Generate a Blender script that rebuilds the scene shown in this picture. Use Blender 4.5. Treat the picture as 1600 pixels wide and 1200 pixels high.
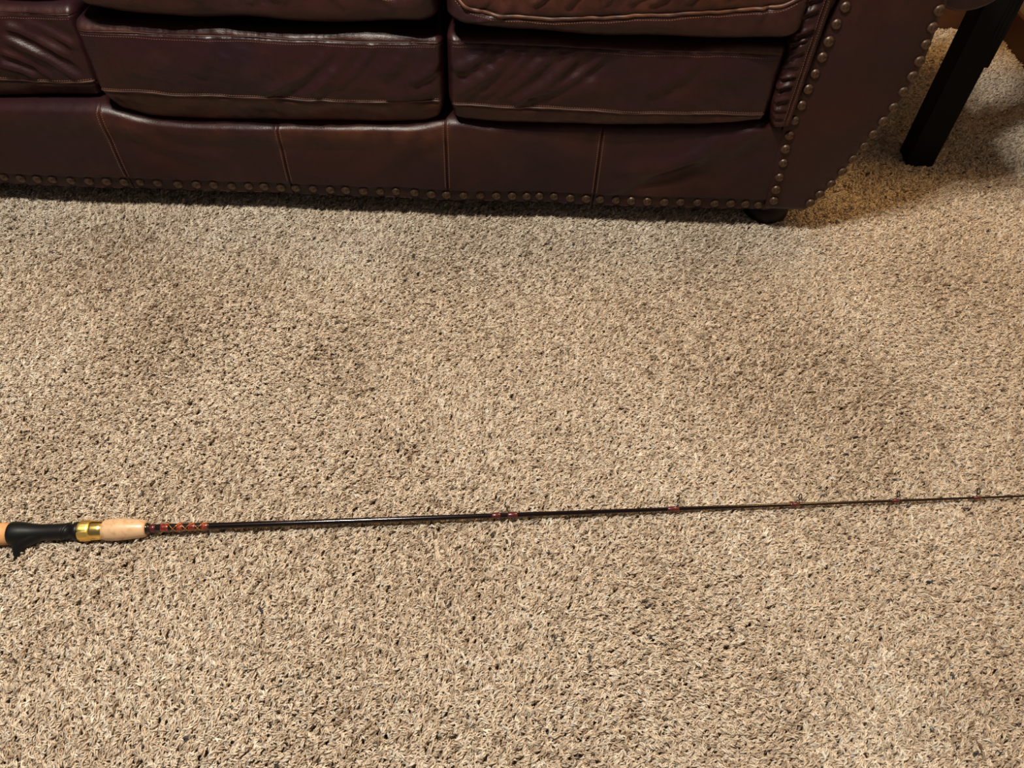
import bpy, bmesh, math
import numpy as np
from mathutils import Matrix, Vector
from mathutils.bvhtree import BVHTree

for o in list(bpy.data.objects):
    bpy.data.objects.remove(o, do_unlink=True)
SC = bpy.context.scene
COL = SC.collection
RNG = np.random.default_rng(7)

# ------------------------------------------------------------------ camera
F_PX, NADIR = 1200.0, np.array([748.0, 1600.0])
dn = np.array([NADIR[0] - 800.0, NADIR[1] - 600.0, F_PX]); dn /= np.linalg.norm(dn)
fy = np.array([0, 0, 1.0]); fy = fy - dn * fy.dot(dn); fy /= np.linalg.norm(fy)
rx = np.cross(fy, -dn)
RW = np.stack([rx, fy, -dn])                       # world = RW @ cam(x right, y down, z forward)
cd = bpy.data.cameras.new('camera')
cd.sensor_fit = 'HORIZONTAL'; cd.sensor_width = 36.0
cd.lens = F_PX / 1600.0 * 36.0
cd.clip_start = 0.02; cd.clip_end = 50
cam = bpy.data.objects.new('camera', cd); COL.objects.link(cam)
M = Matrix.Identity(4)
for i in range(3):
    M[i][0] = RW[i, 0]; M[i][1] = -RW[i, 1]; M[i][2] = -RW[i, 2]
M.translation = (0, 0, 1.0)
cam.matrix_world = M
SC.camera = cam

# ------------------------------------------------------------------ light, world, exposure
w = bpy.data.worlds.new('world'); SC.world = w; w.use_nodes = True
bg = w.node_tree.nodes['Background']
bg.inputs[0].default_value = (0.95, 0.95, 1.0, 1); bg.inputs[1].default_value = 0.10


def lamp(name, kind, loc, energy, color, size, target=None):
    l = bpy.data.lights.new(name, kind); l.energy = energy; l.color = color
    if kind == 'AREA':
        l.shape = 'DISK'; l.size = size
    else:
        l.shadow_soft_size = size
    o = bpy.data.objects.new(name, l); COL.objects.link(o); o.location = loc
    if target is not None:
        o.rotation_euler = (Vector(target) - Vector(loc)).to_track_quat('-Z', 'Y').to_euler()
    return o


for k in range(3):                                # the three bulbs of the ceiling fitting
    a = 0.5 + k * 2.0944
    p = (-0.50 + 0.12 * math.cos(a), 0.56 + 0.12 * math.sin(a), 2.35)
    lamp('ceiling_bulb', 'AREA', p, 26.0, (1.0, 0.95, 0.82), 0.10, (p[0], p[1], 0))
lamp('floor_lamp_light', 'POINT', (1.22, 1.60, 1.88), 78, (1.0, 0.60, 0.22), 0.20)
vs_ = SC.view_settings
vs_.view_transform = 'Standard'; vs_.look = 'None'; vs_.gamma = 1.0
vs_.use_curve_mapping = False; vs_.exposure = 0.0
SC.display_settings.display_device = 'sRGB'


# ------------------------------------------------------------------ helpers
def link(name, verts, faces, mat=None, parent=None, smooth=True, attrs=None):
    me = bpy.data.meshes.new(name)
    me.from_pydata([tuple(map(float, v)) for v in verts], [], [tuple(int(i) for i in f) for f in faces])
    me.update()
    if smooth:
        me.polygons.foreach_set('use_smooth', [True] * len(me.polygons))
    for k, a in (attrs or {}).items():
        at = me.attributes.new(k, 'FLOAT', 'POINT')
        at.data.foreach_set('value', np.asarray(a, np.float32))
    if mat:
        me.materials.append(mat)
    o = bpy.data.objects.new(name, me); COL.objects.link(o)
    if parent:
        o.parent = parent
    return o


def tag(o, label=None, cat=None, group=None, kind=None):
    if label: o['label'] = label
    if cat: o['category'] = cat
    if group: o['group'] = group
    if kind: o['kind'] = kind
    return o


def empty(name, loc, rz=0.0):
    o = bpy.data.objects.new(name, None); COL.objects.link(o)
    o.empty_display_size = 0.05
    o.location = loc; o.rotation_euler = (0, 0, rz)
    return o


def sm(a, b, x):
    t = np.clip((x - a) / (b - a), 0, 1)
    return t * t * (3 - 2 * t)


def waves(seed, n, lo, hi):
    r = np.random.default_rng(seed)
    k = np.exp(r.uniform(np.log(lo), np.log(hi), n)); th = r.uniform(0, 2 * np.pi, n); ph = r.uniform(0, 2 * np.pi, n)
    def f(x, y):
        s = 0
        for i in range(n):
            s = s + np.sin(2 * np.pi * k[i] * (x * np.cos(th[i]) + y * np.sin(th[i])) + ph[i])
        return s / math.sqrt(n)
    return f


def box_grid(us, vs, zs):
    nu, nv, nz = len(us), len(vs), len(zs)
    I, J, K = np.meshgrid(np.arange(nu), np.arange(nv), np.arange(nz), indexing='ij')
    surf = (I == 0) | (I == nu - 1) | (J == 0) | (J == nv - 1) | (K == 0) | (K == nz - 1)
    idx = -np.ones((nu, nv, nz), int); idx[surf] = np.arange(surf.sum())
    P = np.stack([us[I[surf]], vs[J[surf]], zs[K[surf]]], 1)
    F = []
    def add(A, flip):
        a, b, c, d = A[:-1, :-1].ravel(), A[1:, :-1].ravel(), A[1:, 1:].ravel(), A[:-1, 1:].ravel()
        q = np.stack([a, b, c, d] if not flip else [a, d, c, b], 1); F.append(q)
    add(idx[:, 0, :], False); add(idx[:, -1, :], True)
    add(idx[0, :, :], True); add(idx[-1, :, :], False)
    add(idx[:, :, 0], True); add(idx[:, :, -1], False)
    return P, np.concatenate(F)


def rounded(P, lo, hi, r):
    lo, hi, r = map(np.asarray, (lo, hi, r))
    q = np.clip(P, lo + r, hi - r)
    d = (P - q) / r
    n = d / np.maximum(np.linalg.norm(d, axis=1, keepdims=True), 1e-9)
    out = q + n * r
    nn = n / r; nn /= np.maximum(np.linalg.norm(nn, axis=1, keepdims=True), 1e-9)
    return out, nn


def dense(a, b, n, extra=()):
    x = list(np.linspace(a, b, n))
    for e in extra:
        if a < e < b: x.append(e)
    x = np.unique(np.round(np.array(x), 5))
    return x


def around(cs, offs=(-.006, -.004, -.0025, -.0015, -.0007, 0, .0007, .0015, .0025, .004, .006)):
    return [c + o for c in cs for o in offs]


def fold_field(folds, x, z):
    """folds: (x0,z0,x1,z1,width,amp): a soft ridge (amp>0) along a segment, with a valley on its lower side."""
    s = np.zeros_like(x)
    for (x0, z0, x1, z1, wd, am) in folds:
        dx, dz = x1 - x0, z1 - z0; L = math.hypot(dx, dz)
        t = ((x - x0) * dx + (z - z0) * dz) / L / L
        bow = 0.10 * L * np.sin(np.pi * np.clip(t, 0, 1))
        dd = ((x - x0) * -dz + (z - z0) * dx) / L - bow * 0.5
        taper = np.exp(-np.maximum(0, np.abs(t - .5) - .38) ** 2 / .012)
        s += am * taper * (np.exp(-(dd / wd) ** 2) - 0.75 * np.exp(-((dd - 1.7 * wd) / wd) ** 2))
    return s


def lathe(profile, seg=28, axis_z=True, closed=True, c=(0, 0, 0)):
    V, F = [], []
    for (s, r) in profile:
        for k in range(seg):
            a = 2 * math.pi * k / seg
            if axis_z: V.append((c[0] + r * math.cos(a), c[1] + r * math.sin(a), c[2] + s))
            else: V.append((c[0] + s, c[1] + r * math.cos(a), c[2] + r * math.sin(a)))
    n = len(profile)
    for i in range(n - 1):
        for k in range(seg):
            a, b = i * seg + k, i * seg + (k + 1) % seg
            f = (a, b, b + seg, a + seg)
            F.append(f if axis_z else f)
    if closed:
        F.append(tuple(reversed(range(seg)))); F.append(tuple(range((n - 1) * seg, n * seg)))
    return V, F


def tube(path, r, seg=8, cap=True):
    path = np.asarray(path, float); n = len(path)
    r = np.broadcast_to(np.asarray(r, float), (n,))
    T = np.gradient(path, axis=0); T /= np.maximum(np.linalg.norm(T, axis=1, keepdims=True), 1e-9)
    up = np.array([0, 0, 1.0])
    if abs(T[0] @ up) > .9: up = np.array([0, 1.0, 0])
    V, F = [], []
    N = up - T[0] * (up @ T[0]); N /= np.linalg.norm(N)
    for i in range(n):
        N = N - T[i] * (N @ T[i]); N /= np.linalg.norm(N); B = np.cross(T[i], N)
        for k in range(seg):
            a = 2 * math.pi * k / seg
            V.append(path[i] + r[i] * (math.cos(a) * N + math.sin(a) * B))
    for i in range(n - 1):
        for k in range(seg):
            a, b = i * seg + k, i * seg + (k + 1) % seg
            F.append((a, b, b + seg, a + seg))
    if cap:
        F.append(tuple(reversed(range(seg)))); F.append(tuple(range((n - 1) * seg, n * seg)))
    return V, F


def merge(parts):
    V, F = [], []
    for v, f in parts:
        o = len(V); V += [tuple(x) for x in v]; F += [tuple(i + o for i in q) for q in f]
    return V, F


def boxmesh(lo, hi, bev=0.002, seg=2):
    bm = bmesh.new(); bmesh.ops.create_cube(bm, size=1)
    for v in bm.verts:
        v.co = Vector([(lo[i] + hi[i]) / 2 + v.co[i] * (hi[i] - lo[i]) for i in range(3)])
    if bev:
        bmesh.ops.bevel(bm, geom=bm.edges[:], offset=bev, segments=seg, profile=.5, affect='EDGES')
    bm.verts.index_update()
    V = [tuple(v.co) for v in bm.verts]; F = [tuple(v.index for v in f.verts) for f in bm.faces]
    bm.free(); return V, F


# ------------------------------------------------------------------ materials
def mat(name):
    m = bpy.data.materials.new(name); m.use_nodes = True
    nt = m.node_tree; b = nt.nodes['Principled BSDF']
    return m, nt, b


def nd(nt, t, **kw):
    n = nt.nodes.new(t)
    for k, v in kw.items(): setattr(n, k, v)
    return n


def simple(name, col, rough=.5, metal=0.0, noise=None, bump=None, coat=0.0, spec=None):
    m, nt, b = mat(name)
    b.inputs['Base Color'].default_value = (*col, 1); b.inputs['Roughness'].default_value = rough
    b.inputs['Metallic'].default_value = metal
    if coat: b.inputs['Coat Weight'].default_value = coat; b.inputs['Coat Roughness'].default_value = .08
    if spec is not None: b.inputs['Specular IOR Level'].default_value = spec
    tc = nd(nt, 'ShaderNodeTexCoord')
    if noise:
        sc, col2, lo, hi = noise
        n = nd(nt, 'ShaderNodeTexNoise'); n.inputs['Scale'].default_value = sc; n.inputs['Detail'].default_value = 5
        nt.links.new(tc.outputs['Object'], n.inputs['Vector'])
        r = nd(nt, 'ShaderNodeMapRange'); r.inputs[1].default_value = lo; r.inputs[2].default_value = hi
        nt.links.new(n.outputs[0], r.inputs[0])
        mx = nd(nt, 'ShaderNodeMix', data_type='RGBA'); mx.inputs[6].default_value = (*col, 1); mx.inputs[7].default_value = (*col2, 1)
        nt.links.new(r.outputs[0], mx.inputs[0]); nt.links.new(mx.outputs[2], b.inputs['Base Color'])
    if bump:
        sc, st, di = bump
        n = nd(nt, 'ShaderNodeTexNoise'); n.inputs['Scale'].default_value = sc; n.inputs['Detail'].default_value = 4
        nt.links.new(tc.outputs['Object'], n.inputs['Vector'])
        bp = nd(nt, 'ShaderNodeBump'); bp.inputs['Strength'].default_value = st; bp.inputs['Distance'].default_value = di
        nt.links.new(n.outputs[0], bp.inputs['Height']); nt.links.new(bp.outputs[0], b.inputs['Normal'])
    return m


def leather(name, base, worn, rough=.36, tint=(0.030, 0.017, 0.030)):
    m, nt, b = mat(name)
    L = nt.links.new
    tc = nd(nt, 'ShaderNodeTexCoord')
    big = nd(nt, 'ShaderNodeTexNoise'); big.inputs['Scale'].default_value = 5.5; big.inputs['Detail'].default_value = 3
    L(tc.outputs['Object'], big.inputs['Vector'])
    br = nd(nt, 'ShaderNodeMapRange'); br.inputs[1].default_value = .40; br.inputs[2].default_value = .66
    L(big.outputs[0], br.inputs[0])
    m1 = nd(nt, 'ShaderNodeMix', data_type='RGBA'); m1.inputs[6].default_value = (*base, 1); m1.inputs[7].default_value = (*tint, 1)
    L(br.outputs[0], m1.inputs[0])
    at = nd(nt, 'ShaderNodeAttribute'); at.attribute_name = 'wear'
    wn = nd(nt, 'ShaderNodeTexNoise'); wn.inputs['Scale'].default_value = 22; wn.inputs['Detail'].default_value = 6; wn.inputs['Roughness'].default_value = .65
    L(tc.outputs['Object'], wn.inputs['Vector'])
    wr = nd(nt, 'ShaderNodeMapRange'); wr.inputs[1].default_value = .30; wr.inputs[2].default_value = .68
    L(wn.outputs[0], wr.inputs[0])
    mu = nd(nt, 'ShaderNodeMath', operation='MULTIPLY'); L(at.outputs['Fac'], mu.inputs[0]); L(wr.outputs[0], mu.inputs[1])
    m2 = nd(nt, 'ShaderNodeMix', data_type='RGBA'); m2.inputs[7].default_value = (*worn, 1)
    L(mu.outputs[0], m2.inputs[0]); L(m1.outputs[2], m2.inputs[6]); L(m2.outputs[2], b.inputs['Base Color'])
    # grain and fine creases
    vo = nd(nt, 'ShaderNodeTexVoronoi'); vo.inputs['Scale'].default_value = 520; vo.feature = 'SMOOTH_F1'
    L(tc.outputs['Object'], vo.inputs['Vector'])
    cr = nd(nt, 'ShaderNodeTexNoise'); cr.inputs['Scale'].default_value = 60; cr.inputs['Detail'].default_value = 7; cr.inputs['Roughness'].default_value = .62
    cr.inputs['Distortion'].default_value = 1.2
    mp = nd(nt, 'ShaderNodeMapping'); mp.inputs['Rotation'].default_value = (0, .6, 0); mp.inputs['Scale'].default_value = (1, 1, 2.4)
    L(tc.outputs['Object'], mp.inputs['Vector']); L(mp.outputs[0], cr.inputs['Vector'])
    b1 = nd(nt, 'ShaderNodeBump'); b1.inputs['Strength'].default_value = .30; b1.inputs['Distance'].default_value = .0010
    L(cr.outputs[0], b1.inputs['Height'])
    b2 = nd(nt, 'ShaderNodeBump'); b2.inputs['Strength'].default_value = .38; b2.inputs['Distance'].default_value = .0005
    L(vo.outputs['Distance'], b2.inputs['Height']); L(b1.outputs[0], b2.inputs['Normal']); L(b2.outputs[0], b.inputs['Normal'])
    rr = nd(nt, 'ShaderNodeMapRange'); rr.inputs[3].default_value = rough - .04; rr.inputs[4].default_value = rough + .14
    L(wn.outputs[0], rr.inputs[0]); L(rr.outputs[0], b.inputs['Roughness'])
    b.inputs['Specular IOR Level'].default_value = .30
    return m


LEATHER = leather('leather_oxblood', (0.0245, 0.0064, 0.0066), (0.076, 0.0235, 0.0115), rough=.33, tint=(0.0165, 0.0060, 0.0095))
PIPE = simple('leather_piping_worn', (0.115, 0.040, 0.016), .48, noise=(40, (0.05, 0.017, 0.012), .42, .62), bump=(500, .3, .0006))
PIPE_D = simple('leather_piping_dark', (0.060, 0.021, 0.013), .5, noise=(30, (0.034, 0.012, 0.010), .42, .62), bump=(500, .3, .0006))
THREAD = simple('stitch_thread_tan', (0.22, 0.095, 0.045), .75)
THREAD_D = simple('stitch_thread_brown', (0.15, 0.060, 0.032), .75)
NAIL = simple('antique_brass', (0.125, 0.078, 0.055), .42, .8, noise=(160, (0.045, 0.028, 0.021), .42, .62), bump=(300, .25, .001))
WOOD_D = simple('dark_foot_wood', (0.012, 0.004, 0.003), .5, spec=.25)
BLACKW = simple('black_lacquered_wood', (0.0030, 0.0029, 0.0029), .65, bump=(220, .25, .0006), spec=.12)
FELT = simple('under_lining_black', (0.004, 0.004, 0.004), .95)
OAK = simple('stained_baseboard_wood', (0.075, 0.026, 0.011), .5, noise=(9, (0.050, 0.017, 0.007), .4, .65))
PAINT = simple('wall_paint_beige', (0.50, 0.40, 0.29), .9, bump=(240, .1, .001))
CORK1 = simple('cork_orange', (0.60, 0.30, 0.12), .6, noise=(170, (0.40, 0.17, 0.06), .56, .72), bump=(300, .2, .0006))
CORK2 = simple('cork_pale_varnished', (0.62, 0.40, 0.235), .34, noise=(120, (0.50, 0.29, 0.15), .5, .68), coat=.6)
PLAST = simple('black_graphite_plastic', (0.0055, 0.0055, 0.0055), .42, bump=(900, .1, .0003), spec=.26)
GOLD = simple('polished_gold', (0.95, 0.66, 0.22), .24, 1.0)
GOLDK = simple('knurled_gold', (0.95, 0.66, 0.20), .45, 1.0)
BLANK = simple('blank_black_maroon_gloss', (0.005, 0.0016, 0.0022), .15, spec=.45)
WRAPB = simple('wrap_black_gloss', (0.006, 0.003, 0.003), .16, coat=.9)
WRAPR = simple('wrap_red_thread', (0.13, 0.009, 0.006), .25, coat=.9, noise=(420, (0.34, 0.07, 0.015), .5, .66))
WRAPM = simple('wrap_maroon_thread', (0.075, 0.008, 0.011), .3, coat=.4)
TRIMG = simple('gold_thread', (0.75, 0.30, 0.07), .3, .6)
STEEL = simple('dark_chrome_wire', (0.16, 0.15, 0.14), .25, 1.0)
CERAM = simple('black_guide_ring', (0.012, 0.011, 0.011), .2)
INK = simple('faded_pink_lettering', (0.30, 0.13, 0.12), .5)

# ------------------------------------------------------------------ room
YAW = 0.0288
BACKZ = -0.012                                    # the carpet backing; the pile tops are at about z = 0
FLOORM, nt, b = mat('carpet_backing')
L = nt.links.new
tc = nd(nt, 'ShaderNodeTexCoord')
n1 = nd(nt, 'ShaderNodeTexNoise'); n1.inputs['Scale'].default_value = 150; n1.inputs['Detail'].default_value = 4
L(tc.outputs['Object'], n1.inputs['Vector'])
cr_ = nd(nt, 'ShaderNodeValToRGB'); cr_.color_ramp.elements[0].position = .35; cr_.color_ramp.elements[0].color = (.16, .11, .07, 1)
cr_.color_ramp.elements[1].position = .65; cr_.color_ramp.elements[1].color = (.46, .35, .24, 1)
L(n1.outputs[0], cr_.inputs[0]); L(cr_.outputs[0], b.inputs['Base Color'])
bp = nd(nt, 'ShaderNodeBump'); bp.inputs['Distance'].default_value = .008; L(n1.outputs[0], bp.inputs['Height']); L(bp.outputs[0], b.inputs['Normal'])
b.inputs['Roughness'].default_value = 1.0
c_, s_ = math.cos(YAW), math.sin(YAW)


def room(x, y):                                   # room axes follow the sofa; origin at the far right corner
    return (1.335 + x * c_ - y * s_, 2.255 + x * s_ + y * c_)


def slab(name, x0, x1, y0, y1, z0, z1, m, bev=0):
    V, F = boxmesh((x0, y0, z0), (x1, y1, z1), bev)
    V = [(*room(v[0], v[1]), v[2]) for v in V]
    return tag(link(name, V, F, m, smooth=False), kind='structure')


slab('floor', -4.2, .1, -4.2, .1, BACKZ - .05, BACKZ, FLOORM)
slab('wall_back', -4.2, .1, .012, .1, BACKZ, 2.4, PAINT)
slab('wall_right', .012, .1, -4.2, .012, BACKZ, 2.4, PAINT)
slab('baseboard_back', -4.2, .012, 0, .012, BACKZ, .058, OAK, .003)
slab('baseboard_right', 0, .012, -4.2, 0, BACKZ, .078, OAK, .003)

# ------------------------------------------------------------------ sofa
SOFA = empty('leather_sofa', (0.5055, 1.2800, 0), YAW)
tag(SOFA, 'oxblood brown leather sofa with nail head trim on the carpet', 'sofa')


def surf_probe(o):
    me = o.data
    t = BVHTree.FromPolygons([v.co.copy() for v in me.vertices], [tuple(p.vertices) for p in me.polygons])
    def f(u, z, d=0.0):
        h = t.ray_cast(Vector((u, -1.0, z)), Vector((0, 1, 0)))
        return (u, (h[0].y if h[0] else 0.0) - d, z), (h[1] if h[0] else Vector((0, -1, 0)))
    return f


def stitch_line(name, pts, mat_, parent, pitch=.0042, ln=.0027, r=.00055):
    pts = np.asarray(pts, float); seg = np.linalg.norm(np.diff(pts, axis=0), axis=1); cum = np.concatenate([[0], np.cumsum(seg)])
    P = []
    for d in np.arange(pitch, cum[-1] - pitch, pitch):
        q = [np.array([np.interp(d + e, cum, pts[:, k]) for k in range(3)]) for e in (-ln / 2, 0, ln / 2)]
        P.append(tube([q[0] + (0, .0003, 0), q[1], q[2] + (0, .0003, 0)], [r * .6, r, r * .6], 4))
    V, F = merge(P)
    return tag(link(name, V, F, mat_, parent), kind='stuff')


def run_on(f, us, zs, d):
    return [np.array(f(u, z, d)[0]) for u, z in zip(us, zs)]


def cushion(name, u0, u1, vf, z0, z1, folds, seed, worn_low, zb, tuck, sz):
    z1 = sz + .0145
    seams = [sz, .2700]
    us = dense(u0, u1, 190); vs = np.concatenate([vf + np.array([0, .003, .006, .010, .015, .021, .028, .036, .046, .06, .08]), np.linspace(vf + .11, .62, 12)])
    zs = dense(z0, z1, 56, around(seams, (-.004, -.0025, -.0012, 0, .0012, .0025, .004)))
    P, F = box_grid(us, vs, zs)
    lo, hi = (u0, vf, z0), (u1, .62, z1)
    P, N = rounded(P, lo, hi, (.014, .022, .015))
    U = (P[:, 0] - (u0 + u1) / 2) / ((u1 - u0) / 2); Z = (P[:, 2] - (z0 + z1) / 2) / ((z1 - z0) / 2)
    fr = np.clip(-N[:, 1], 0, 1)
    wv = waves(seed, 10, 3, 14); wf = waves(seed + 1, 14, 20, 60)
    d = .012 * (1 - U ** 4) * (1 - Z ** 2) + .0022 * wv(P[:, 0], P[:, 2] * 1.4) + .0005 * wf(P[:, 0] + .5 * P[:, 2], P[:, 2])
    d += fold_field(folds, P[:, 0], P[:, 2])
    d -= .0020 * np.exp(-((P[:, 2] - seams[0]) / .0016) ** 2)
    d -= .0020 * np.exp(-((P[:, 2] - seams[1] + .003) / .002) ** 2)
    # puckers hang from the upper seam
    pk = np.sin(P[:, 0] * 2 * np.pi / .011 + 2 * wv(P[:, 0], P[:, 0])) * (.5 + .5 * wf(P[:, 0], 0 * P[:, 0]))
    d += .0006 * pk * np.exp(-((P[:, 2] - (z1 - .012)) / .012) ** 2)
    P[:, 1] -= d * fr
    P[:, 1] += tuck * sm(.268, .236, P[:, 2]) * fr
    top = np.clip(N[:, 2], 0, 1); bot = np.clip(-N[:, 2], 0, 1)
    P[:, 2] += top * (.002 * wv(P[:, 0] + 3, P[:, 1]) + .006 * (1 - U ** 4) * sm(vf + .06, vf + .25, P[:, 1]))
    zbu = np.interp(P[:, 0], [p[0] for p in zb], [p[1] for p in zb])
    P[:, 2] = np.where(P[:, 2] < .268, .268 - (.268 - P[:, 2]) * (.268 - zbu) / (.268 - z0), P[:, 2])
    # corners pull in towards the lower edge
    P[:, 0] += -np.sign(U) * .010 * np.abs(U) ** 12 * sm(z0 + .05, z0, P[:, 2])
    wear = np.clip(worn_low * sm(.274, .262, P[:, 2]) + .55 * np.exp(-((P[:, 2] - sz - .006) / .006) ** 2) + .20 * sm(.3, 1.4, wv(P[:, 0] * 1.5 + 7, P[:, 2] * 2)), 0, 1) * fr
    o = link(name, P, F, LEATHER, SOFA, attrs={'wear': wear})
    f = surf_probe(o)
    ul = np.linspace(u0 + .008, u1 - .008, 160)
    wob = .0012 * np.sin(ul * 23 + seed) + .0008 * np.sin(ul * 61 + seed)
    V_, F_ = tube(run_on(f, ul, .2695 + wob, .0004), .0019, 7)
    link('piping', V_, F_, PIPE_D, o)
    stitch_line('stitching', run_on(f, ul, .2733 + wob, .0003), THREAD, o)
    stitch_line('stitching', run_on(f, ul, sz - .0060 + wob * .6, .0002), THREAD_D, o)
    V_, F_ = tube(run_on(f, ul, sz + .0007 + wob * .6, .0000), .0011, 6)
    link('piping', V_, F_, PIPE_D, o)
    return o, f


def folds(l, w_, a):
    return [(*q, w_ * (1 + .25 * math.sin(i * 2.3)), a * (1 + .3 * math.sin(i * 1.7 + 1))) for i, q in enumerate(l)]


FL = folds([(-1.4025, .3482, -1.295, .2719), (-1.3941, .3659, -1.2996, .3106), (-1.4143, .3232, -1.3421, .2748), (-1.3607, .3694, -1.2861, .3305), (-1.4253, .2999, -1.3695, .2761)], .0075, .0045)
FM = folds([(-.8278, .3677, -.9752, .2747), (-.8033, .3687, -.8965, .2778), (-.7637, .3724, -.8438, .2943), (-.7058, .3659, -.7638, .3185), (-.6663, .2929, -.7564, .2809), (-.6532, .3457, -.7097, .309), (-1.04, .372, -1.075, .31)], .0100, .0036)
FR = folds([(-.5724, .3711, -.6362, .335), (-.5352, .3747, -.6308, .2883), (-.5034, .3781, -.5939, .2837), (-.4629, .3775, -.5659, .2909), (-.4231, .3747, -.532, .2801), (-.3801, .3731, -.4878, .294), (-.2139, .374, -.3095, .301)], .010, .0042)
ZL = [(-1.87, .232), (-1.6, .220), (-1.46, .226), (-1.28, .236)]; ZM = [(-1.262, .240), (-1.245, .226), (-1.19, .212), (-1.10, .2085), (-.88, .214), (-.76, .217), (-.69, .222), (-.66, .231)]
ZR = [(-.645, .238), (-.62, .232), (-.55, .228), (-.36, .230), (-.19, .239), (-.10, .252), (-.075, .256)]
cushion('seat_cushion', -1.872, -1.268, .020, .229, .401, FL, 11, .45, ZL, .004, .3835)
CM, fM = cushion('seat_cushion', -1.262, -.651, -.010, .229, .398, FM, 23, .75, ZM, .012, .3740)
CR, fR = cushion('seat_cushion', -.645, -.073, -.012, .231, .398, FR, 37, .70, ZR, .004, .3800)
# short vertical joins in the lower bands of the middle and right cushions
for o, f, u0_, u1_ in ((CM, fM, -.955, -.950), (CR, fR, -.349, -.356)):
    zz = np.linspace(.264, .232, 8)
    stitch_line('stitching', run_on(f, np.linspace(u0_, u1_, 8), zz, .0003), THREAD, o)


def pillow(name, u0, u1, vf, z0, z1, folds_, seed, pipe_pts, worn):
    us = dense(u0, u1, 150); vs = np.concatenate([vf + np.array([0, .003, .006, .010, .015, .021, .028, .036, .046, .06, .08]), np.linspace(vf + .11, .55, 10)])
    zs = dense(z0, z1, 46)
    P, F = box_grid(us, vs, zs)
    P, N = rounded(P, (u0, vf, z0), (u1, .55, z1), (.040, .030, .028))
    U = (P[:, 0] - (u0 + u1) / 2) / ((u1 - u0) / 2)
    fr = np.clip(-N[:, 1], 0, 1); top = np.clip(N[:, 2], 0, 1); bot = np.clip(-N[:, 2], 0, 1)
    wv = waves(seed, 10, 2.5, 10); wf = waves(seed + 1, 14, 18, 50)
    d = .004 * wv(P[:, 0], P[:, 2]) + .0009 * wf(P[:, 0], P[:, 2]) + fold_field(folds_, P[:, 0], P[:, 2])
    zp = np.interp(P[:, 0], [p[0] for p in pipe_pts], [p[1] for p in pipe_pts])
    d -= .0045 * np.exp(-((P[:, 2] - zp) / .005) ** 2)
    P[:, 1] -= d * fr
    P[:, 2] += top * (.02 * (1 - U ** 4)) + (top - bot) * .003 * wv(P[:, 0] + 2, P[:, 1])
    P[:, 2] += np.maximum(bot, fr * sm(z0 + .03, z0, P[:, 2])) * (.012 * sm(-.55, -1.0, U) + .006 * sm(.6, 1.0, U))
    # keep the underside off the seat cushion
    wear = np.clip(worn * sm(zp - .004, zp + .02, P[:, 2]) * (.75 + .25 * wf(P[:, 0] * .3, P[:, 2] * .3)) + .3, 0, 1) * np.maximum(fr, top)
    o = link(name, P, F, LEATHER, SOFA, attrs={'wear': wear})
    f = surf_probe(o)
    ul = np.linspace(pipe_pts[0][0], pipe_pts[-1][0], 150)
    zl = np.interp(ul, [p[0] for p in pipe_pts], [p[1] for p in pipe_pts]); k = np.ones(9) / 9
    zl = np.convolve(np.pad(zl, 4, mode='edge'), k, 'valid') + .0009 * np.sin(ul * 70)
    V_, F_ = tube(run_on(f, ul, zl, .0010), .0030, 9)
    link('piping', V_, F_, PIPE, o)
    stitch_line('stitching', run_on(f, ul, zl - .0070, .0003), THREAD, o)
    return o


PR = [(-.4782, .48, -.5069, .458), (-.4335, .4825, -.4563, .458), (-.3788, .4845, -.3958, .46), (-.3292, .4864, -.3558, .464), (-.2892, .486, -.3252, .463), (-.2449, .4896, -.2657, .469), (-.1905, .4917, -.206, .473), (-.1559, .493, -.157, .479), (-.1262, .494, -.1377, .482), (-.1015, .495, -.1164, .485), (-.5677, .4695, -.5928, .4466), (-.5469, .4433, -.598, .426), (-.1431, .466, -.1419, .4435)]
PM = [(-1.0725, .455, -1.0257, .437), (-.951, .459, -.9509, .435), (-.7793, .466, -.7213, .437), (-.6987, .469, -.6745, .452), (-.9217, .455, -.8942, .441), (-.8305, .459, -.8035, .434)]
pillow('upper_cushion', -1.245, -.655, -.024, .403, .55, folds(PM, .008, .003), 51,
       [(-1.23, .495), (-1.1, .470), (-.9, .470), (-.72, .456), (-.67, .468)], .8)
pillow('upper_cushion', -.642, -.068, -.037, .405, .55, folds(PR, .0042, .0024), 67,
       [(-.632, .474), (-.622, .456), (-.611, .444), (-.592, .446), (-.560, .439), (-.50, .437), (-.4345, .439), (-.343, .445), (-.232, .453), (-.15, .459), (-.105, .470), (-.085, .484)], 1.0)
pillow('upper_cushion', -1.85, -1.262, .030, .412, .56, [], 83, [(-1.83, .49), (-1.5, .478), (-1.28, .485)], .7)

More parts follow.
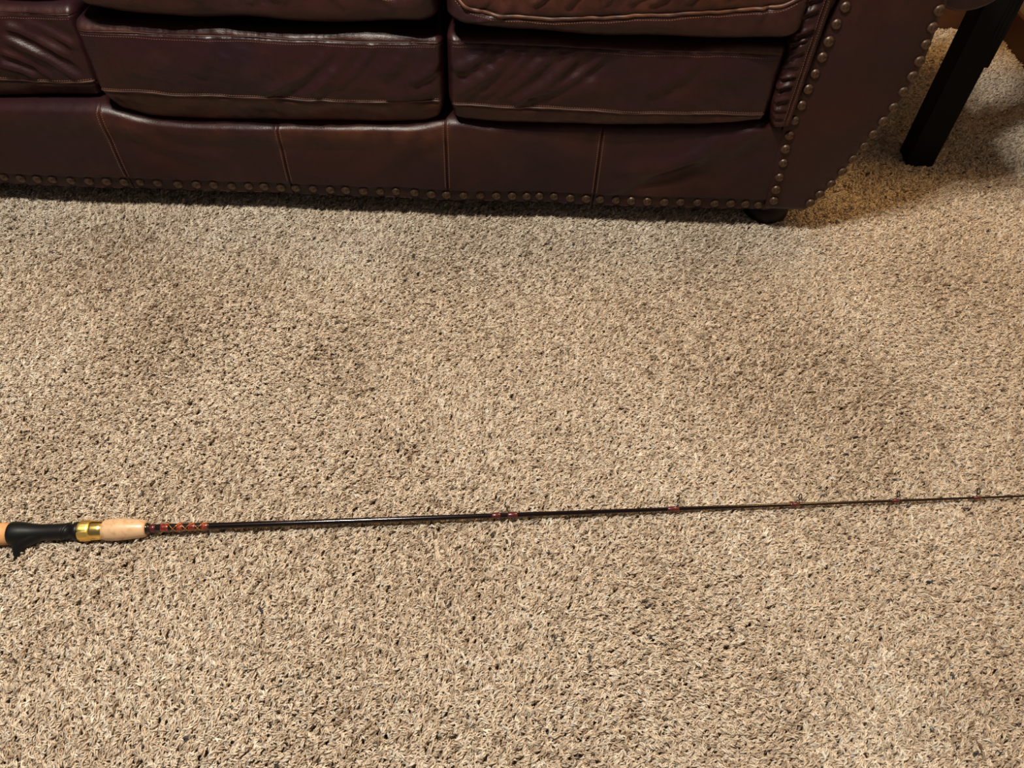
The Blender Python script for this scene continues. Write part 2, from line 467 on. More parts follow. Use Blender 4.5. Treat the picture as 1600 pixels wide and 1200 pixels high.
# front rail under the cushions
SEAM_U = [-1.588, -1.278, -.961, -.652, -.363]
us = dense(-1.875, .0, 420, around(SEAM_U)); zs = dense(.0495, .236, 66, [.0775, .0785, .0795, .0765, .0755])
vs = np.array([0, .004, .008, .012, .017, .023, .03, .045, .07])
P, F = box_grid(us, vs, zs)
P, N = rounded(P, (-1.9, 0, .030), (.02, .07, .236), (.004, .022, .018))
fr = np.clip(-N[:, 1], 0, 1)
FRL = folds([(-.073, .2333, -.3236, .1322), (-.0649, .2257, -.178, .1468), (-.1304, .227, -.3486, .0837)], .019, .0052) \
    + folds([(-1.0788, .1271, -1.2408, .2021), (-.7198, .19, -.8281, .079), (-.5764, .1189, -.6398, .0563)], .020, .0025)
wv = waves(5, 10, 2, 8); wf = waves(6, 12, 15, 45)
Zn = (P[:, 2] - .15) / .085
d = .004 * (1 - Zn ** 2) + .0018 * wv(P[:, 0], P[:, 2]) + .0003 * wf(P[:, 0], P[:, 2]) + fold_field(FRL, P[:, 0], P[:, 2])
for su in SEAM_U:
    x = np.abs(P[:, 0] - su)
    d += .0012 * np.exp(-((x - .0035) / .0025) ** 2) - .0026 * np.exp(-(x / .0011) ** 2)
d -= .0045 * sm(.0795, .0755, P[:, 2])
d += .007 * sm(.16, .21, P[:, 2]) * sm(-.60, -.70, P[:, 0])
P[:, 1] -= d * fr
RT = [(-1.9, .232), (-1.6, .222), (-1.455, .228), (-1.275, .236), (-1.198, .210), (-1.106, .2065), (-.88, .213), (-.70, .219), (-.655, .231), (-.62, .230), (-.577, .224), (-.354, .226), (-.18, .236), (-.08, .250), (-.03, .246)]
RX = np.linspace(-2, .1, 1051); RS = np.convolve(np.pad(np.interp(RX, [p[0] for p in RT], [p[1] for p in RT]), 20, mode='edge'), np.hanning(41) / np.hanning(41).sum(), 'valid')
rt = np.interp(P[:, 0], RX, RS)
wear = np.zeros(len(P))
for su in SEAM_U:
    wear += .55 * np.exp(-(np.abs(P[:, 0] - su) / .012) ** 2) * sm(.10, .22, P[:, 2])
wear += sm(.14, .225, P[:, 2]) * (.25 + .75 * sm(-.975, -.93, P[:, 0]) * sm(-.60, -.72, P[:, 0])) * sm(-.2, -.6, P[:, 0])
wear += .3 * sm(.2, 1.2, wv(P[:, 0] + 9, P[:, 2]))
P[:, 2] = np.where(P[:, 2] > .13, .13 + (P[:, 2] - .13) * (rt - .13) / .106, P[:, 2])
RAIL = link('front_rail', P, F, LEATHER, SOFA, attrs={'wear': np.clip(wear, 0, 1) * np.maximum(fr, .3)})
fRail = surf_probe(RAIL)
for su, lean in zip(SEAM_U, (0, .004, .004, -.002, -.006)):
    zl = np.linspace(float(np.interp(su, [p[0] for p in RT], [p[1] for p in RT])) - .008, .080, 40)
    for off in (-.0042, .0042):
        stitch_line('stitching', run_on(fRail, np.full(40, su + off), zl, .0004), THREAD_D, RAIL, r=.00075)

# nail heads share one mesh
nv_, nf_ = [], []
prof = [(0.0000, .0092), (.0012, .0091), (.0026, .0083), (.0040, .0068), (.0050, .0048), (.0056, .0024), (.0058, .0004)]
nv_, nf_ = lathe(prof, 16)
nv_ = [(v[0], -v[2], v[1]) for v in nv_]
NAILME = None


def nail(u, z, f, parent, scale=1.0, lift=-.0006):
    global NAILME
    p, n = f(u, z, lift)
    if NAILME is None:
        o = link('nail_head', nv_, nf_, NAIL, parent); NAILME = o.data
    else:
        o = bpy.data.objects.new('nail_head', NAILME); COL.objects.link(o); o.parent = parent
    o.location = p
    q = Vector((0, -1, 0)).rotation_difference(Vector((n.x * .35, n.y, n.z * .35)).normalized())
    o.rotation_mode = 'QUATERNION'; o.rotation_quaternion = q
    o.scale = (scale,) * 3
    return o


RU = [-1.4931, -1.4609, -1.4311, -1.3951, -1.3596, -1.3254, -1.2918, -1.2607, -1.2257, -1.1858, -1.1495, -1.1157, -1.0806, -1.0473, -1.0167, -.984, -.9539, -.9199, -.8859, -.855, -.8203, -.7875, -.7559, -.7186, -.6854, -.6551, -.621, -.5886, -.5562, -.525, -.4957, -.4702, -.4409, -.4083, -.3765, -.349, -.317, -.2863, -.2542, -.2196, -.1875, -.1533, -.1181, -.0859, -.0563, -.0300]
RU = [-1.4931 - .0338 * k for k in range(11, 0, -1)] + RU
for i, u in enumerate(RU):
    nail(u, .0665 - .0035 * (u + 1.49) / 1.46 + .0008 * math.sin(i * 2.1), fRail, RAIL, 1.02 + .05 * math.sin(i * 1.3))

# right arm: body with the rolled scroll, front panel, inner pad
edge = [(.064, .058), (.084, .091), (.107, .144), (.126, .201), (.144, .255), (.1587, .2985), (.164, .342), (.1654, .384), (.163, .42), (.159, .450), (.160, .466)]
loop = [(-.015, .058)] + edge
for a in np.linspace(240, 450, 26):
    loop.append((.190 + .072 * math.cos(math.radians(a)), .5245 + .072 * math.sin(math.radians(a))))
loop += [(.12, .618), (.05, .622), (-.02, .615), (-.05, .59), (-.058, .55), (-.058, .25), (-.03, .24)]
loop = np.array(loop); ctr = np.array([.06, .34])


def resample(pl, n):
    pl = np.vstack([pl, pl[:1]]); sgl = np.linalg.norm(np.diff(pl, axis=0), axis=1); cu = np.concatenate([[0], np.cumsum(sgl)])
    t = np.linspace(0, cu[-1], n, endpoint=False)
    return np.stack([np.interp(t, cu, pl[:, k]) for k in range(2)], 1)


lp = resample(loop, 220)
tg = np.roll(lp, -2, 0) - np.roll(lp, 2, 0); tg /= np.linalg.norm(tg, axis=1, keepdims=True)
nrm = np.stack([tg[:, 1], -tg[:, 0]], 1)
V, F = [], []
lev = [(0.0, .007), (.001, .004), (.003, .0015), (.007, 0), (.05, 0), (.2, 0), (.4, 0), (.6, 0), (.8, 0), (.86, .003), (.865, .01)]
for (v, ins) in lev:
    for p, n in zip(lp, nrm):
        V.append((p[0] - n[0] * ins, v + .004, p[1] - n[1] * ins))
n = len(lp)
for i in range(len(lev) - 1):
    for k in range(n):
        a, b2_ = i * n + k, i * n + (k + 1) % n
        F.append((a, a + n, b2_ + n, b2_))
F.append(tuple(range(n))); F.append(tuple(reversed(range((len(lev) - 1) * n, len(lev) * n))))
ARM = link('arm', V, F, LEATHER, SOFA, attrs={'wear': np.full(len(V), .12)})

nlz = [.050, .0823, .1094, .1388, .1701, .199, .2271, .2583, .2885, .3189, .3471, .3767, .4041, .4328, .4598, .49, .53, .60]
nlu = [-.0055, -.0078, -.0121, -.0147, -.0168, -.0209, -.0225, -.0229, -.0205, -.0186, -.0158, -.0139, -.0127, -.0100, -.0050, .002, .008, .012]
rz_ = [p[1] for p in edge] + [.53, .60]; ru_ = [p[0] for p in edge] + [.140, .130]
zs = dense(.058, .585, 130); xs = np.linspace(-1, 1, 48); xs = np.sign(xs) * (1 - (1 - np.abs(xs)) ** 1.5)
NR = [(.1479, .4601), (.1505, .4317), (.1518, .404), (.1533, .3757), (.1526, .3491), (.149, .3207), (.1449, .2901), (.1378, .2626), (.1302, .2359), (.124, .2094), (.1138, .1815), (.1034, .1538), (.0913, .1266), (.078, .1011), (.067, .0790)]
NL = [(np.interp(z, nlz, nlu) + .001, z) for z in nlz[1:15]] + [(.001, .488), (.006, .516), (.009, .545)]
NR2 = [(.1430, .489), (.137, .517), (.131, .545)]
wv = waves(91, 8, 3, 9)
V, F, W = [], [], []
for z in zs:
    ul, ur = np.interp(z, nlz, nlu) - .0130, np.interp(z, rz_, ru_) - .0005
    for x in xs:
        u = ul + (ur - ul) * (x + 1) / 2
        e = 1 - abs(x) ** 2
        eb = min(1, (z - .058) / .010)
        v = -.0005 - .0060 * min(1, (1 - abs(x)) / .09) ** .5 * eb ** .5 - .0080 * e ** 1.0 * sm(.058, .15, z)
        dmp = 0
        for (a, c) in NL + NR + NR2:
            q = (u - a) ** 2 + (z - c) ** 2
            if q < .0016: dmp += .0016 * math.exp(-q / .00022)
        V.append((u, v + dmp + .0012 * float(wv(u, z)), z)); W.append(.25 * sm(.36, .46, z) + .10)
nx = len(xs)
for i in range(len(zs) - 1):
    for k in range(nx - 1):
        a = i * nx + k
        F.append((a, a + 1, a + nx + 1, a + nx))
PANEL = link('arm_front_panel', V, F, LEATHER, SOFA, attrs={'wear': W})
so = PANEL.modifiers.new('thickness', 'SOLIDIFY'); so.thickness = .004; so.offset = -1
fP = surf_probe(PANEL)
for i, (u, z) in enumerate(NL + NR + NR2):
    nail(u, z, fP, PANEL, 1.02 + .05 * math.sin(i * 1.9), .0006)

PL = [(-.0638, .4416, -.0418, .4556), (-.0641, .407, -.0385, .4235), (-.0708, .3908, -.0449, .4077), (-.0645, .3708, -.0422, .3879), (-.07, .3498, -.0434, .3613), (-.0688, .3328, -.044, .3445), (-.067, .3134, -.0447, .3273), (-.0638, .289, -.0425, .301), (-.066, .2753, -.0404, .2808), (-.0634, .2592, -.041, .2624),
      (-.0638, .462, -.0418, .476), (-.0638, .480, -.0418, .494), (-.0638, .503, -.0418, .517), (-.0638, .53, -.0418, .544)]
us = dense(-.074, -.026, 40, around([-.041], (-.003, -.0015, 0, .0015, .003))); zs = dense(.243, .60, 190)
vs = np.array([-.020, -.016, -.012, -.008, -.003, .003, .012, .03, .06, .1])
P, F = box_grid(us, vs, zs)
P, N = rounded(P, (-.074, -.020, .243), (-.026, .1, .60), (.016, .018, .016))
fr = np.clip(-N[:, 1], 0, 1); inn = np.clip(-N[:, 0], 0, 1)
PLf = [(*q, .0038 * (1 + .3 * math.sin(i * 2.1)), -.0042 * (1 + .4 * math.sin(i * 1.3))) for i, q in enumerate(PL)]
wv = waves(33, 10, 15, 60)
d = fold_field(PLf, P[:, 0] - .25 * P[:, 1], P[:, 2]) + .0007 * wv(P[:, 0], P[:, 2]) - .0028 * np.exp(-((P[:, 0] + .041) / .0018) ** 2)
P[:, 1] -= d * fr; P[:, 0] -= d * inn
P[:, 0] += .010 * sm(.30, .243, P[:, 2]) * sm(-.05, -.074, P[:, 0])
PAD = link('arm_inner_pad', P, F, LEATHER, SOFA, attrs={'wear': np.full(len(P), .22)})
fPad = surf_probe(PAD)
for off in (-.0445, -.0375):
    zl = np.linspace(.262, .58, 80)
    stitch_line('stitching', run_on(fPad, np.full(80, off), zl, .0002), THREAD_D, PAD, r=.0005)

# the left arm mirrors the right one
def mirror(o, parent, top):
    c = o.copy(); COL.objects.link(c); c.parent = parent
    if top:
        c.location = (-1.945, 0, 0); c.scale = (-1, 1, 1)
    for k in list(o.children):
        mirror(k, c, False)


for o in (ARM, PANEL, PAD):
    mirror(o, SOFA, True)

# carcass, back, feet
V, F = boxmesh((-1.9, .03, .075), (-.03, .86, .228), .006)
link('seat_deck', V, F, FELT, SOFA, smooth=False)
P, F = box_grid(dense(-1.9, -.02, 60), np.linspace(.62, .88, 10), dense(.1, .86, 30))
P, N = rounded(P, (-1.9, .62, .1), (-.02, .88, .86), (.05, .1, .1))
link('backrest', P, F, LEATHER, SOFA, attrs={'wear': np.full(len(P), .15)})
for (u, v) in ((.012, .068), (-1.85, .068), (-1.85, .80), (.012, .80)):
    pr = [(BACKZ, .030), (BACKZ + .004, .038), (.004, .046), (.018, .0475), (.030, .044), (.036, .036), (.040, .040), (.0565, .042)]
    V, F = lathe(pr, 32, c=(u, v, 0))
    link('foot', V, F, WOOD_D, SOFA)

# ------------------------------------------------------------------ black side table
TB = empty('side_table', (.905, 1.575, BACKZ), -.045)
tag(TB, 'narrow black wooden side table with square legs standing right of the sofa arm', 'table')
H0 = .012


def leg(x, y, strip):
    V, F = boxmesh((x - .031, y - .029, 0), (x + .031, y + .029, .585 + H0), .0025)
    lg = link('leg', V, F, BLACKW, TB, smooth=False)
    if strip:
        V, F = merge([boxmesh((x + .031, y - .026, .236 + H0), (x + .0400, y + .030, .585 + H0), .0015),
                      boxmesh((x + .014, y - .0305, .30 + H0), (x + .018, y - .029, .585 + H0), .0004),
                      boxmesh((x + .022, y - .0305, .30 + H0), (x + .026, y - .029, .585 + H0), .0004)])
        link('side_strip', V, F, BLACKW, lg, smooth=False)


leg(.0, .0, True); leg(.386, 0, False); leg(.0, .295, False); leg(.386, .295, False)
V, F = boxmesh((-.05, -.05, .585 + H0), (.42, .335, .612 + H0), .004); link('tabletop', V, F, BLACKW, TB, smooth=False)
V, F = boxmesh((.031, .0, .515 + H0), (.354, .018, .585 + H0), .002); link('apron', V, F, BLACKW, TB, smooth=False)
V, F = boxmesh((.031, .280, .515 + H0), (.354, .295, .585 + H0), .002); link('apron', V, F, BLACKW, TB, smooth=False)

# ------------------------------------------------------------------ casting rod
ANG = math.atan(.1038)
ROD = empty('fishing_rod', (0, .5743, 0), ANG)
tag(ROD, 'black and maroon casting rod with cork grip and gold ring lying on the carpet', 'fishing rod')


def zc(s):                                        # height of the rod's axis above the pile
    return .0128 - .0052 * np.clip((s + .55) / 1.35, 0, 1.2)


def rod_part(name, prof, m, parent=ROD, seg=28, smooth=True):
    V, F = [], []
    for (s, r) in prof:
        for k in range(seg):
            a = 2 * math.pi * k / seg
            V.append((s, r * math.cos(a), zc(s) + r * math.sin(a)))
    nn = len(prof)
    for i in range(nn - 1):
        for k in range(seg):
            a, b_ = i * seg + k, i * seg + (k + 1) % seg
            F.append((a, b_, b_ + seg, a + seg))
    F.append(tuple(reversed(range(seg)))); F.append(tuple(range((nn - 1) * seg, nn * seg)))
    return link(name, V, F, m, parent, smooth)


D = np.array([0, math.cos(math.radians(25)), math.sin(math.radians(25))])      # the side the guides stand on
BLS = [-.55, -.40, -.2, 0, .26, .44, .6, .8, 1.0, 1.12]; BLR = [.0055, .0047, .0041, .0036, .0030, .0025, .0021, .0016, .0012, .0010]
br_ = lambda s: float(np.interp(s, BLS, BLR))
rod_part('blank', [(s, br_(s)) for s in np.linspace(-.55, 1.12, 90)], BLANK, seg=20)
g = rod_part('rear_grip', [(-.96, .010), (-.958, .0135), (-.94, .0165), (-.86, .0148), (-.78, .0150), (-.712, .0156), (-.695, .0156)], CORK1)
# reel seat with its trigger, one mesh
prof = [(-.6970, .0120), (-.6966, .0152), (-.6950, .0165), (-.691, .0170), (-.686, .0168), (-.679, .0157), (-.669, .0134), (-.659, .0119), (-.645, .0116), (-.632, .0116), (-.627, .0118), (-.6245, .0108), (-.6225, .0104), (-.6150, .0104), (-.6140, .0130), (-.607, .0132), (-.606, .0110)]
prof = [(s + .005 * float(sm(-.68, -.64, s)), r) for s, r in prof]
seg = 32; V, F = [], []
for (s, r) in prof:
    for k in range(seg):
        a = 2 * math.pi * k / seg
        V.append((s, r * math.cos(a), zc(s) + r * math.sin(a)))
for i in range(len(prof) - 1):
    for k in range(seg):
        a, b_ = i * seg + k, i * seg + (k + 1) % seg
        F.append((a, b_, b_ + seg, a + seg))
F.append(tuple(reversed(range(seg)))); F.append(tuple(range((len(prof) - 1) * seg, len(prof) * seg)))
TH = [.004, .008, .012, .016, .020, .024, .028, .032, .035, .0372]
TLt = [-.6945, -.6945, -.6942, -.6934, -.6924, -.6912, -.6900, -.6888, -.6880, -.6866]
TRt = [-.632, -.642, -.652, -.6630, -.6715, -.6765, -.6792, -.6808, -.6820, -.6848]
TW = [.0118, .0116, .0110, .0102, .0090, .0076, .0062, .0050, .0040, .0022]
E1 = -D; E2 = np.cross(np.array([1.0, 0, 0]), E1); o0 = len(V)
for h, a_, c_2, w_ in zip(TH, TLt, TRt, TW):
    for k in range(20):
        a = 2 * math.pi * k / 20
        s = (a_ + c_2) / 2 + (c_2 - a_) / 2 * math.cos(a)
        p = np.array([s, 0, zc(s)]) + E1 * h + E2 * w_ * math.sin(a)
        V.append(tuple(p))
for i in range(len(TH) - 1):
    for k in range(20):
        a, b_ = o0 + i * 20 + k, o0 + i * 20 + (k + 1) % 20
        F.append((a, b_, b_ + 20, a + 20))
F.append(tuple(range(o0 + (len(TH) - 1) * 20, o0 + len(TH) * 20)))
link('reel_seat', V, F, PLAST, ROD)
# small sloping hood lip in front of the seat
V, F = [], []
for (s, r) in ((-.625, .0116), (-.6235, .0124), (-.6205, .0124), (-.620, .0104)):
    for k in range(28):
        a = 2 * math.pi * k / 28; sk = .004 * math.cos(a - .6)
        V.append((s + sk, r * math.cos(a), zc(s) + r * math.sin(a)))
for i in range(3):
    for k in range(28):
        a, b_ = i * 28 + k, i * 28 + (k + 1) % 28
        F.append((a, b_, b_ + 28, a + 28))
link('seat_hood', V, F, PLAST, ROD)
# knurled ring and polished cone
V, F = [], []; kn = 72
pr = [(-.6075, .0112, 0), (-.6072, .0140, 0), (-.6062, .0147, .0), (-.6035, .0149, 1), (-.5985, .0150, 1), (-.5955, .0148, 1), (-.5925, .0147, 0), (-.5915, .0138, 0), (-.5912, .010, 0)]
for (s, r, kk) in pr:
    s += .0055
    for k in range(kn):
        a = 2 * math.pi * k / kn
        rr = r - (.0004 if kk and k % 3 == 0 else 0)
        if s < -.6005 and k % 12 in (0, 1): rr -= .0022                       # notches in the rear edge
        V.append((s, rr * math.cos(a), zc(s) + rr * math.sin(a)))
for i in range(len(pr) - 1):
    for k in range(kn):
        a, b_ = i * kn + k, i * kn + (k + 1) % kn
        F.append((a, b_, b_ + kn, a + kn))
link('locking_ring', V, F, GOLDK, ROD)
rod_part('gold_collar', [(-.590, .010), (-.589, .0140), (-.583, .0140), (-.575, .0134), (-.5675, .0126), (-.5665, .0105)], GOLD, seg=48)
rod_part('fore_grip', [(-.5705, .0095), (-.5700, .0125), (-.5685, .0142), (-.565, .0150), (-.557, .0158), (-.548, .0157), (-.535, .0148), (-.522, .0134), (-.5135, .0122), (-.5112, .0112), (-.5108, .006)], CORK2, seg=40)
rod_part('winding_check', [(-.512, .0060), (-.5115, .0082), (-.509, .0082), (-.506, .0066), (-.5055, .0056)], WRAPB)
w1 = rod_part('thread_wrap', [(-.5056, .0052), (-.505, .0062), (-.4985, .0062), (-.4978, .0052)], WRAPM); w1['label'] = 'short maroon wrap'
bw = rod_part('decorative_wrap', [(-.4985, .0050), (-.498, .0056), (-.4945, .0060), (-.426, .0053), (-.4235, .0049)], WRAPB)
for (a, b_) in ((-.4905, -.4800), (-.4685, -.4600), (-.4520, -.4430), (-.4345, -.4255)):
    rm = lambda s: float(np.interp(s, [-.4945, -.426], [.0060, .0053]))
    q = rod_part('red_band', [(a, rm(a)), (a + .001, rm(a) + .0002), (b_ - .001, rm(b_) + .0002), (b_, rm(b_))], WRAPR, bw)
tb = []
for sg in (-1, 1):
    for p0 in (0, math.pi):
        ss = np.linspace(-.482, -.428, 160)
        a = p0 + .9 + sg * 2 * math.pi * (ss + .4643) / .0340
        r = np.interp(ss, [-.4945, -.426], [.0060, .0053]) + .0003
        tb.append(tube(np.stack([ss, r * np.cos(a), zc(ss) + r * np.sin(a)], 1), .00032, 5))
V, F = merge(tb); link('gold_thread', V, F, TRIMG, bw)
# the maker's lettering along the blank is too small to read: rows of faded marks of its size
for (s0, s1, ang_) in ((-.329, -.2985, 62), (-.193, -.160, 70)):
    P = []; s = s0; i = 0
    while s < s1:
        r = br_(s) + .00004; wd = .0006 + .0009 * ((i * 37) % 5) / 5
        if i % 7 != 5:
            for (ds, a0, a1) in ((0, -16, 16), (wd, -16 + 9 * (i % 2), 16 - 9 * (i % 3 == 0))):
                aa = np.radians(np.linspace(ang_ + a0, ang_ + a1, 5))
                P.append(tube(np.stack([np.full(5, s + ds), r * np.cos(aa), zc(s) + r * np.sin(aa)], 1), .00018, 4))
        s += wd + .0013; i += 1
    V, F = merge(P); link('lettering', V, F, INK, ROD)


def guide(s, rr, h, wraps, double):
    lean = .0012
    c = np.array([s + lean, 0, zc(s)]) + D * h
    a = np.linspace(0, 2 * math.pi, 29)[:-1]
    e2 = np.cross(D, [1, 0, 0]); tilt = np.array([.22, 0, 0])
    def ring(R):
        return np.array([c + R * (math.cos(t) * (D + tilt) + math.sin(t) * e2) for t in np.append(a, a[0])])
    V, F = tube(ring(rr), .0007, 8, cap=False)
    o = link('line_guide', V, F, STEEL, ROD)
    V, F = tube(ring(rr - .0009), .0008, 8, cap=False); link('guide_ring', V, F, CERAM, o)
    b0 = br_(s); P = []
    base = lambda ds, hh: np.array([s + ds, 0, zc(s)]) + D * hh
    if double:
        for sd in (-1, 1):
            P.append(tube([base(-.014, b0 + .0004), base(-.007, b0 + .0006), base(-.0045, b0 + .002), c - D * (rr * .3) + sd * e2 * rr * .95], [.0006, .0008, .0008, .0006], 7))
            P.append(tube([base(.014, b0 + .0004), base(.006, b0 + .0006), base(.004, b0 + .002), c - D * (rr * .2) + sd * e2 * rr * .95], [.0006, .0008, .0008, .0006], 7))
    else:
        for sd in (-1, 1):
            P.append(tube([base(-.015, b0 + .0003), base(-.006, b0 + .0005), base(-.002, b0 + .0012) + sd * e2 * .0012, c - D * rr * .4 + sd * e2 * rr * .92], [.0005, .0007, .0007, .0006], 7))
    V, F = merge(P); link('guide_frame', V, F, STEEL, o)
    for (x0, x1) in wraps:
        sa = x0 / .99466; sb = x1 / .99466
        q = rod_part('thread_wrap', [(sa - .0012, br_(sa)), (sa, br_(sa) + .0007), (sb, br_(sb) + .0008), (sb + .001, br_(sb))], WRAPM, seg=20)
    return o


guide(.0000, .0056, .0180, [(-.0185, -.0080), (.0045, .0170)], True)
guide(.2595, .0055, .0117, [(.2420, .2575)], False)
guide(.4465, .0054, .0108, [(.4290, .4412)], False)
guide(.6005, .0046, .0100, [(.5872, .5970)], False)
guide(.7285, .0046, .0100, [(.7168, .7266)], False)
guide(.8400, .0040, .0090, [(.8260, .8340)], False)
guide(.9400, .0038, .0085, [(.9260, .9340)], False)

# ------------------------------------------------------------------ carpet pile
YARN, nt, b = mat('carpet_yarn')
L = nt.links.new
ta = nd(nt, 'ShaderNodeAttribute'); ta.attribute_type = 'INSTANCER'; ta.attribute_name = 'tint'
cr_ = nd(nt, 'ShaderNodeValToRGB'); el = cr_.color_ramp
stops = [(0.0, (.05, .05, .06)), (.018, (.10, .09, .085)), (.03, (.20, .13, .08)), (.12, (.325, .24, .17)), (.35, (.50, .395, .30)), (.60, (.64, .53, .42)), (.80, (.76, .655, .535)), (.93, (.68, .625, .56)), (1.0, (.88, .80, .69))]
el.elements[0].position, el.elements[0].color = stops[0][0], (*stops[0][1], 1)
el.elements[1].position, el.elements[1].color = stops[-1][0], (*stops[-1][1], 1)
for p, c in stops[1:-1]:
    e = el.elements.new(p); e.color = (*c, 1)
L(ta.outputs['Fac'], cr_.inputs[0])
ge = nd(nt, 'ShaderNodeNewGeometry')
nz_ = nd(nt, 'ShaderNodeTexNoise'); nz_.inputs['Scale'].default_value = 260; nz_.inputs['Detail'].default_value = 3
L(ge.outputs['Position'], nz_.inputs['Vector'])
mr = nd(nt, 'ShaderNodeMapRange'); mr.inputs[1].default_value = .3; mr.inputs[2].default_value = .7; mr.inputs[3].default_value = .72; mr.inputs[4].default_value = 1.22
L(nz_.outputs[0], mr.inputs[0])
mm = nd(nt, 'ShaderNodeMix', data_type='RGBA', blend_type='MULTIPLY'); mm.inputs[0].default_value = 1
L(cr_.outputs[0], mm.inputs[6]); L(mr.outputs[0], mm.inputs[7]); L(mm.outputs[2], b.inputs['Base Color'])
b.inputs['Roughness'].default_value = .85; b.inputs['Specular IOR Level'].default_value = .2
trn = nd(nt, 'ShaderNodeBsdfTranslucent'); mxs = nd(nt, 'ShaderNodeMixShader'); mxs.inputs[0].default_value = .20
L(mm.outputs[2], trn.inputs[0]); L(b.outputs[0], mxs.inputs[1]); L(trn.outputs[0], mxs.inputs[2])
L(mxs.outputs[0], nt.nodes['Material Output'].inputs[0])

yc = bpy.data.collections.new('yarn_shapes')
rg = np.random.default_rng(3)
NVAR = 24
for q in range(NVAR):                             # one tuft: two fine plies twisted round each other, splaying at the tip
    n = 9; t = np.linspace(0, 1, n); Ln = rg.uniform(.0155, .020)
    th = rg.uniform(1.2, 2.0) * t ** rg.uniform(.8, 1.5); side = rg.uniform(-1.3, 1.3) * t ** 1.5
    dx = np.sin(th) * np.cos(side); dy = np.sin(th) * np.sin(side); dz = np.cos(th)
    p = np.cumsum(np.stack([dx, dy, dz], 1) * Ln / n, 0); p -= p[0]
    p[:, 2] *= .0118 / max(p[:, 2].max(), 1e-4) * rg.uniform(.92, 1.1)
    T = np.gradient(p, axis=0); T /= np.linalg.norm(T, axis=1, keepdims=True)
    Nn = np.array([0, 1.0, 0]); tw = rg.uniform(1.6, 2.8); a0 = rg.uniform(0, 6.28); plies = [[], []]
    for i in range(n):
        Nn = Nn - T[i] * (Nn @ T[i]); Nn /= np.linalg.norm(Nn); B = np.cross(T[i], Nn)
        ph = a0 + tw * t[i] * math.pi; off = .00080 + .0010 * max(0, t[i] - .62) / .38 * rg.uniform(.5, 1.4)
        for k in (0, 1):
            plies[k].append(p[i] + off * (math.cos(ph + k * math.pi) * Nn + math.sin(ph + k * math.pi) * B))
    r = .00098 * (.75 + .45 * np.sin(np.pi * np.minimum(1, t * 1.05)) ** .7); r[-1] *= .5
    V, F = merge([tube(plies[0], r, 5), tube(plies[1], r, 5)])
    me = bpy.data.meshes.new('yarn'); me.from_pydata([tuple(map(float, v)) for v in V], [], F); me.update()
    me.polygons.foreach_set('use_smooth', [True] * len(me.polygons)); me.materials.append(YARN)
    yc.objects.link(bpy.data.objects.new('yarn', me))

sp = .0036
gx, gy = np.meshgrid(np.arange(-2.15, 1.33, sp), np.arange(-.25, 2.25, sp), indexing='ij')
X = (gx + RNG.uniform(-.5, .5, gx.shape) * sp * 1.5).ravel(); Y = (gy + RNG.uniform(-.5, .5, gy.shape) * sp * 1.5).ravel()
dx, dy = X - .5055, Y - 1.28
su_, sv_ = dx * c_ + dy * s_, -dx * s_ + dy * c_
rxx, ryy = X - 1.335, Y - 2.255
keep = ~((sv_ > .16) & (su_ < .03)) & ((rxx * c_ + ryy * s_) < -.008) & ((-rxx * s_ + ryy * c_) < -.008)
X, Y = X[keep], Y[keep]; N_ = len(X)
dirf = waves(101, 10, .8, 3.0); patch = waves(102, 12, 1.2, 4.5); clump = waves(103, 24, 18, 50)
heading = .12 + .65 * sm(1.05, .35, Y) + .40 * dirf(X, Y) + RNG.normal(0, .55, N_)
pt = patch(X, Y); cl = clump(X, Y)
tint = np.clip(RNG.beta(2.2, 1.7, N_) * .92 + .04 + .075 * pt + .05 * cl - .085 * sm(.72, .95, Y) * sm(1.30, 1.12, Y), .035, 1)  # last term: band before the sofa tinted darker, standing in for dimmer light
sel = RNG.random(N_); tint = np.where(sel < .0035, RNG.uniform(0, .02, N_), tint)
tiltx = RNG.normal(0, .16, N_); tilty = RNG.normal(0.05, .18, N_) - .05 * pt
scl = RNG.uniform(.86, 1.16, N_) * (1 + .05 * cl + .04 * pt)
pm = bpy.data.meshes.new('carpet_pile')
pm.vertices.add(N_)
pm.vertices.foreach_set('co', np.stack([X, Y, np.full(N_, BACKZ)], 1).astype(np.float32).ravel())
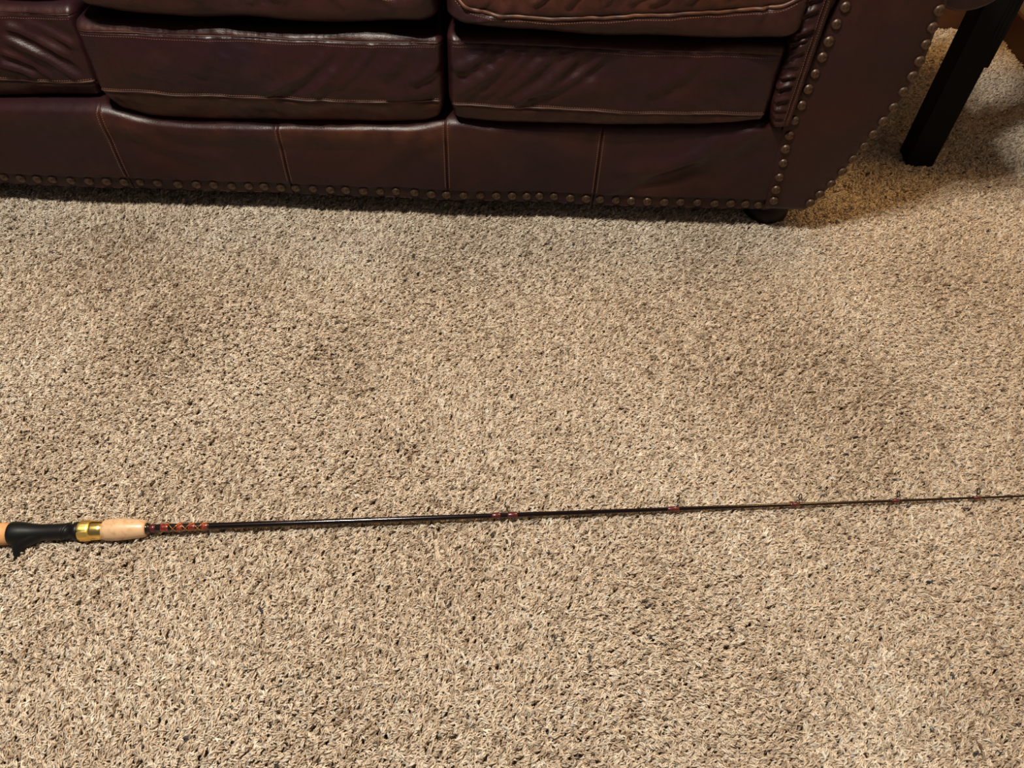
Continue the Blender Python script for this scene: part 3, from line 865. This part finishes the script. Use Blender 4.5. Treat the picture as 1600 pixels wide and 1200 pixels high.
a_ = pm.attributes.new('rot', 'FLOAT_VECTOR', 'POINT'); a_.data.foreach_set('vector', np.stack([tiltx, tilty, heading], 1).astype(np.float32).ravel())
a_ = pm.attributes.new('scl', 'FLOAT', 'POINT'); a_.data.foreach_set('value', scl.astype(np.float32))
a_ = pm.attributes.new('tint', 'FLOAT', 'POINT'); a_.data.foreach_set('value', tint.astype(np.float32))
a_ = pm.attributes.new('pick', 'INT', 'POINT'); a_.data.foreach_set('value', RNG.integers(0, NVAR, N_).astype(np.int32))
pm.materials.append(YARN)
PILE = bpy.data.objects.new('carpet_pile', pm); COL.objects.link(PILE)
tag(PILE, 'beige and brown flecked twisted carpet pile covering the whole floor', 'carpet', kind='stuff')
ng = bpy.data.node_groups.new('pile', 'GeometryNodeTree')
ng.interface.new_socket('Geometry', in_out='INPUT', socket_type='NodeSocketGeometry')
ng.interface.new_socket('Geometry', in_out='OUTPUT', socket_type='NodeSocketGeometry')
gi = ng.nodes.new('NodeGroupInput'); go = ng.nodes.new('NodeGroupOutput')
ip = ng.nodes.new('GeometryNodeInstanceOnPoints'); ci = ng.nodes.new('GeometryNodeCollectionInfo')
ci.inputs['Collection'].default_value = yc; ci.inputs['Separate Children'].default_value = True; ci.inputs['Reset Children'].default_value = True


def named(nm, ty):
    k = ng.nodes.new('GeometryNodeInputNamedAttribute'); k.data_type = ty; k.inputs['Name'].default_value = nm
    return k.outputs['Attribute']


er = ng.nodes.new('FunctionNodeEulerToRotation')
ng.links.new(named('rot', 'FLOAT_VECTOR'), er.inputs[0])
ng.links.new(gi.outputs[0], ip.inputs['Points']); ng.links.new(ci.outputs[0], ip.inputs['Instance'])
ip.inputs['Pick Instance'].default_value = True
ng.links.new(named('pick', 'INT'), ip.inputs['Instance Index'])
ng.links.new(er.outputs[0], ip.inputs['Rotation']); ng.links.new(named('scl', 'FLOAT'), ip.inputs['Scale'])
ng.links.new(ip.outputs[0], go.inputs[0])
md = PILE.modifiers.new('pile', 'NODES'); md.node_group = ng
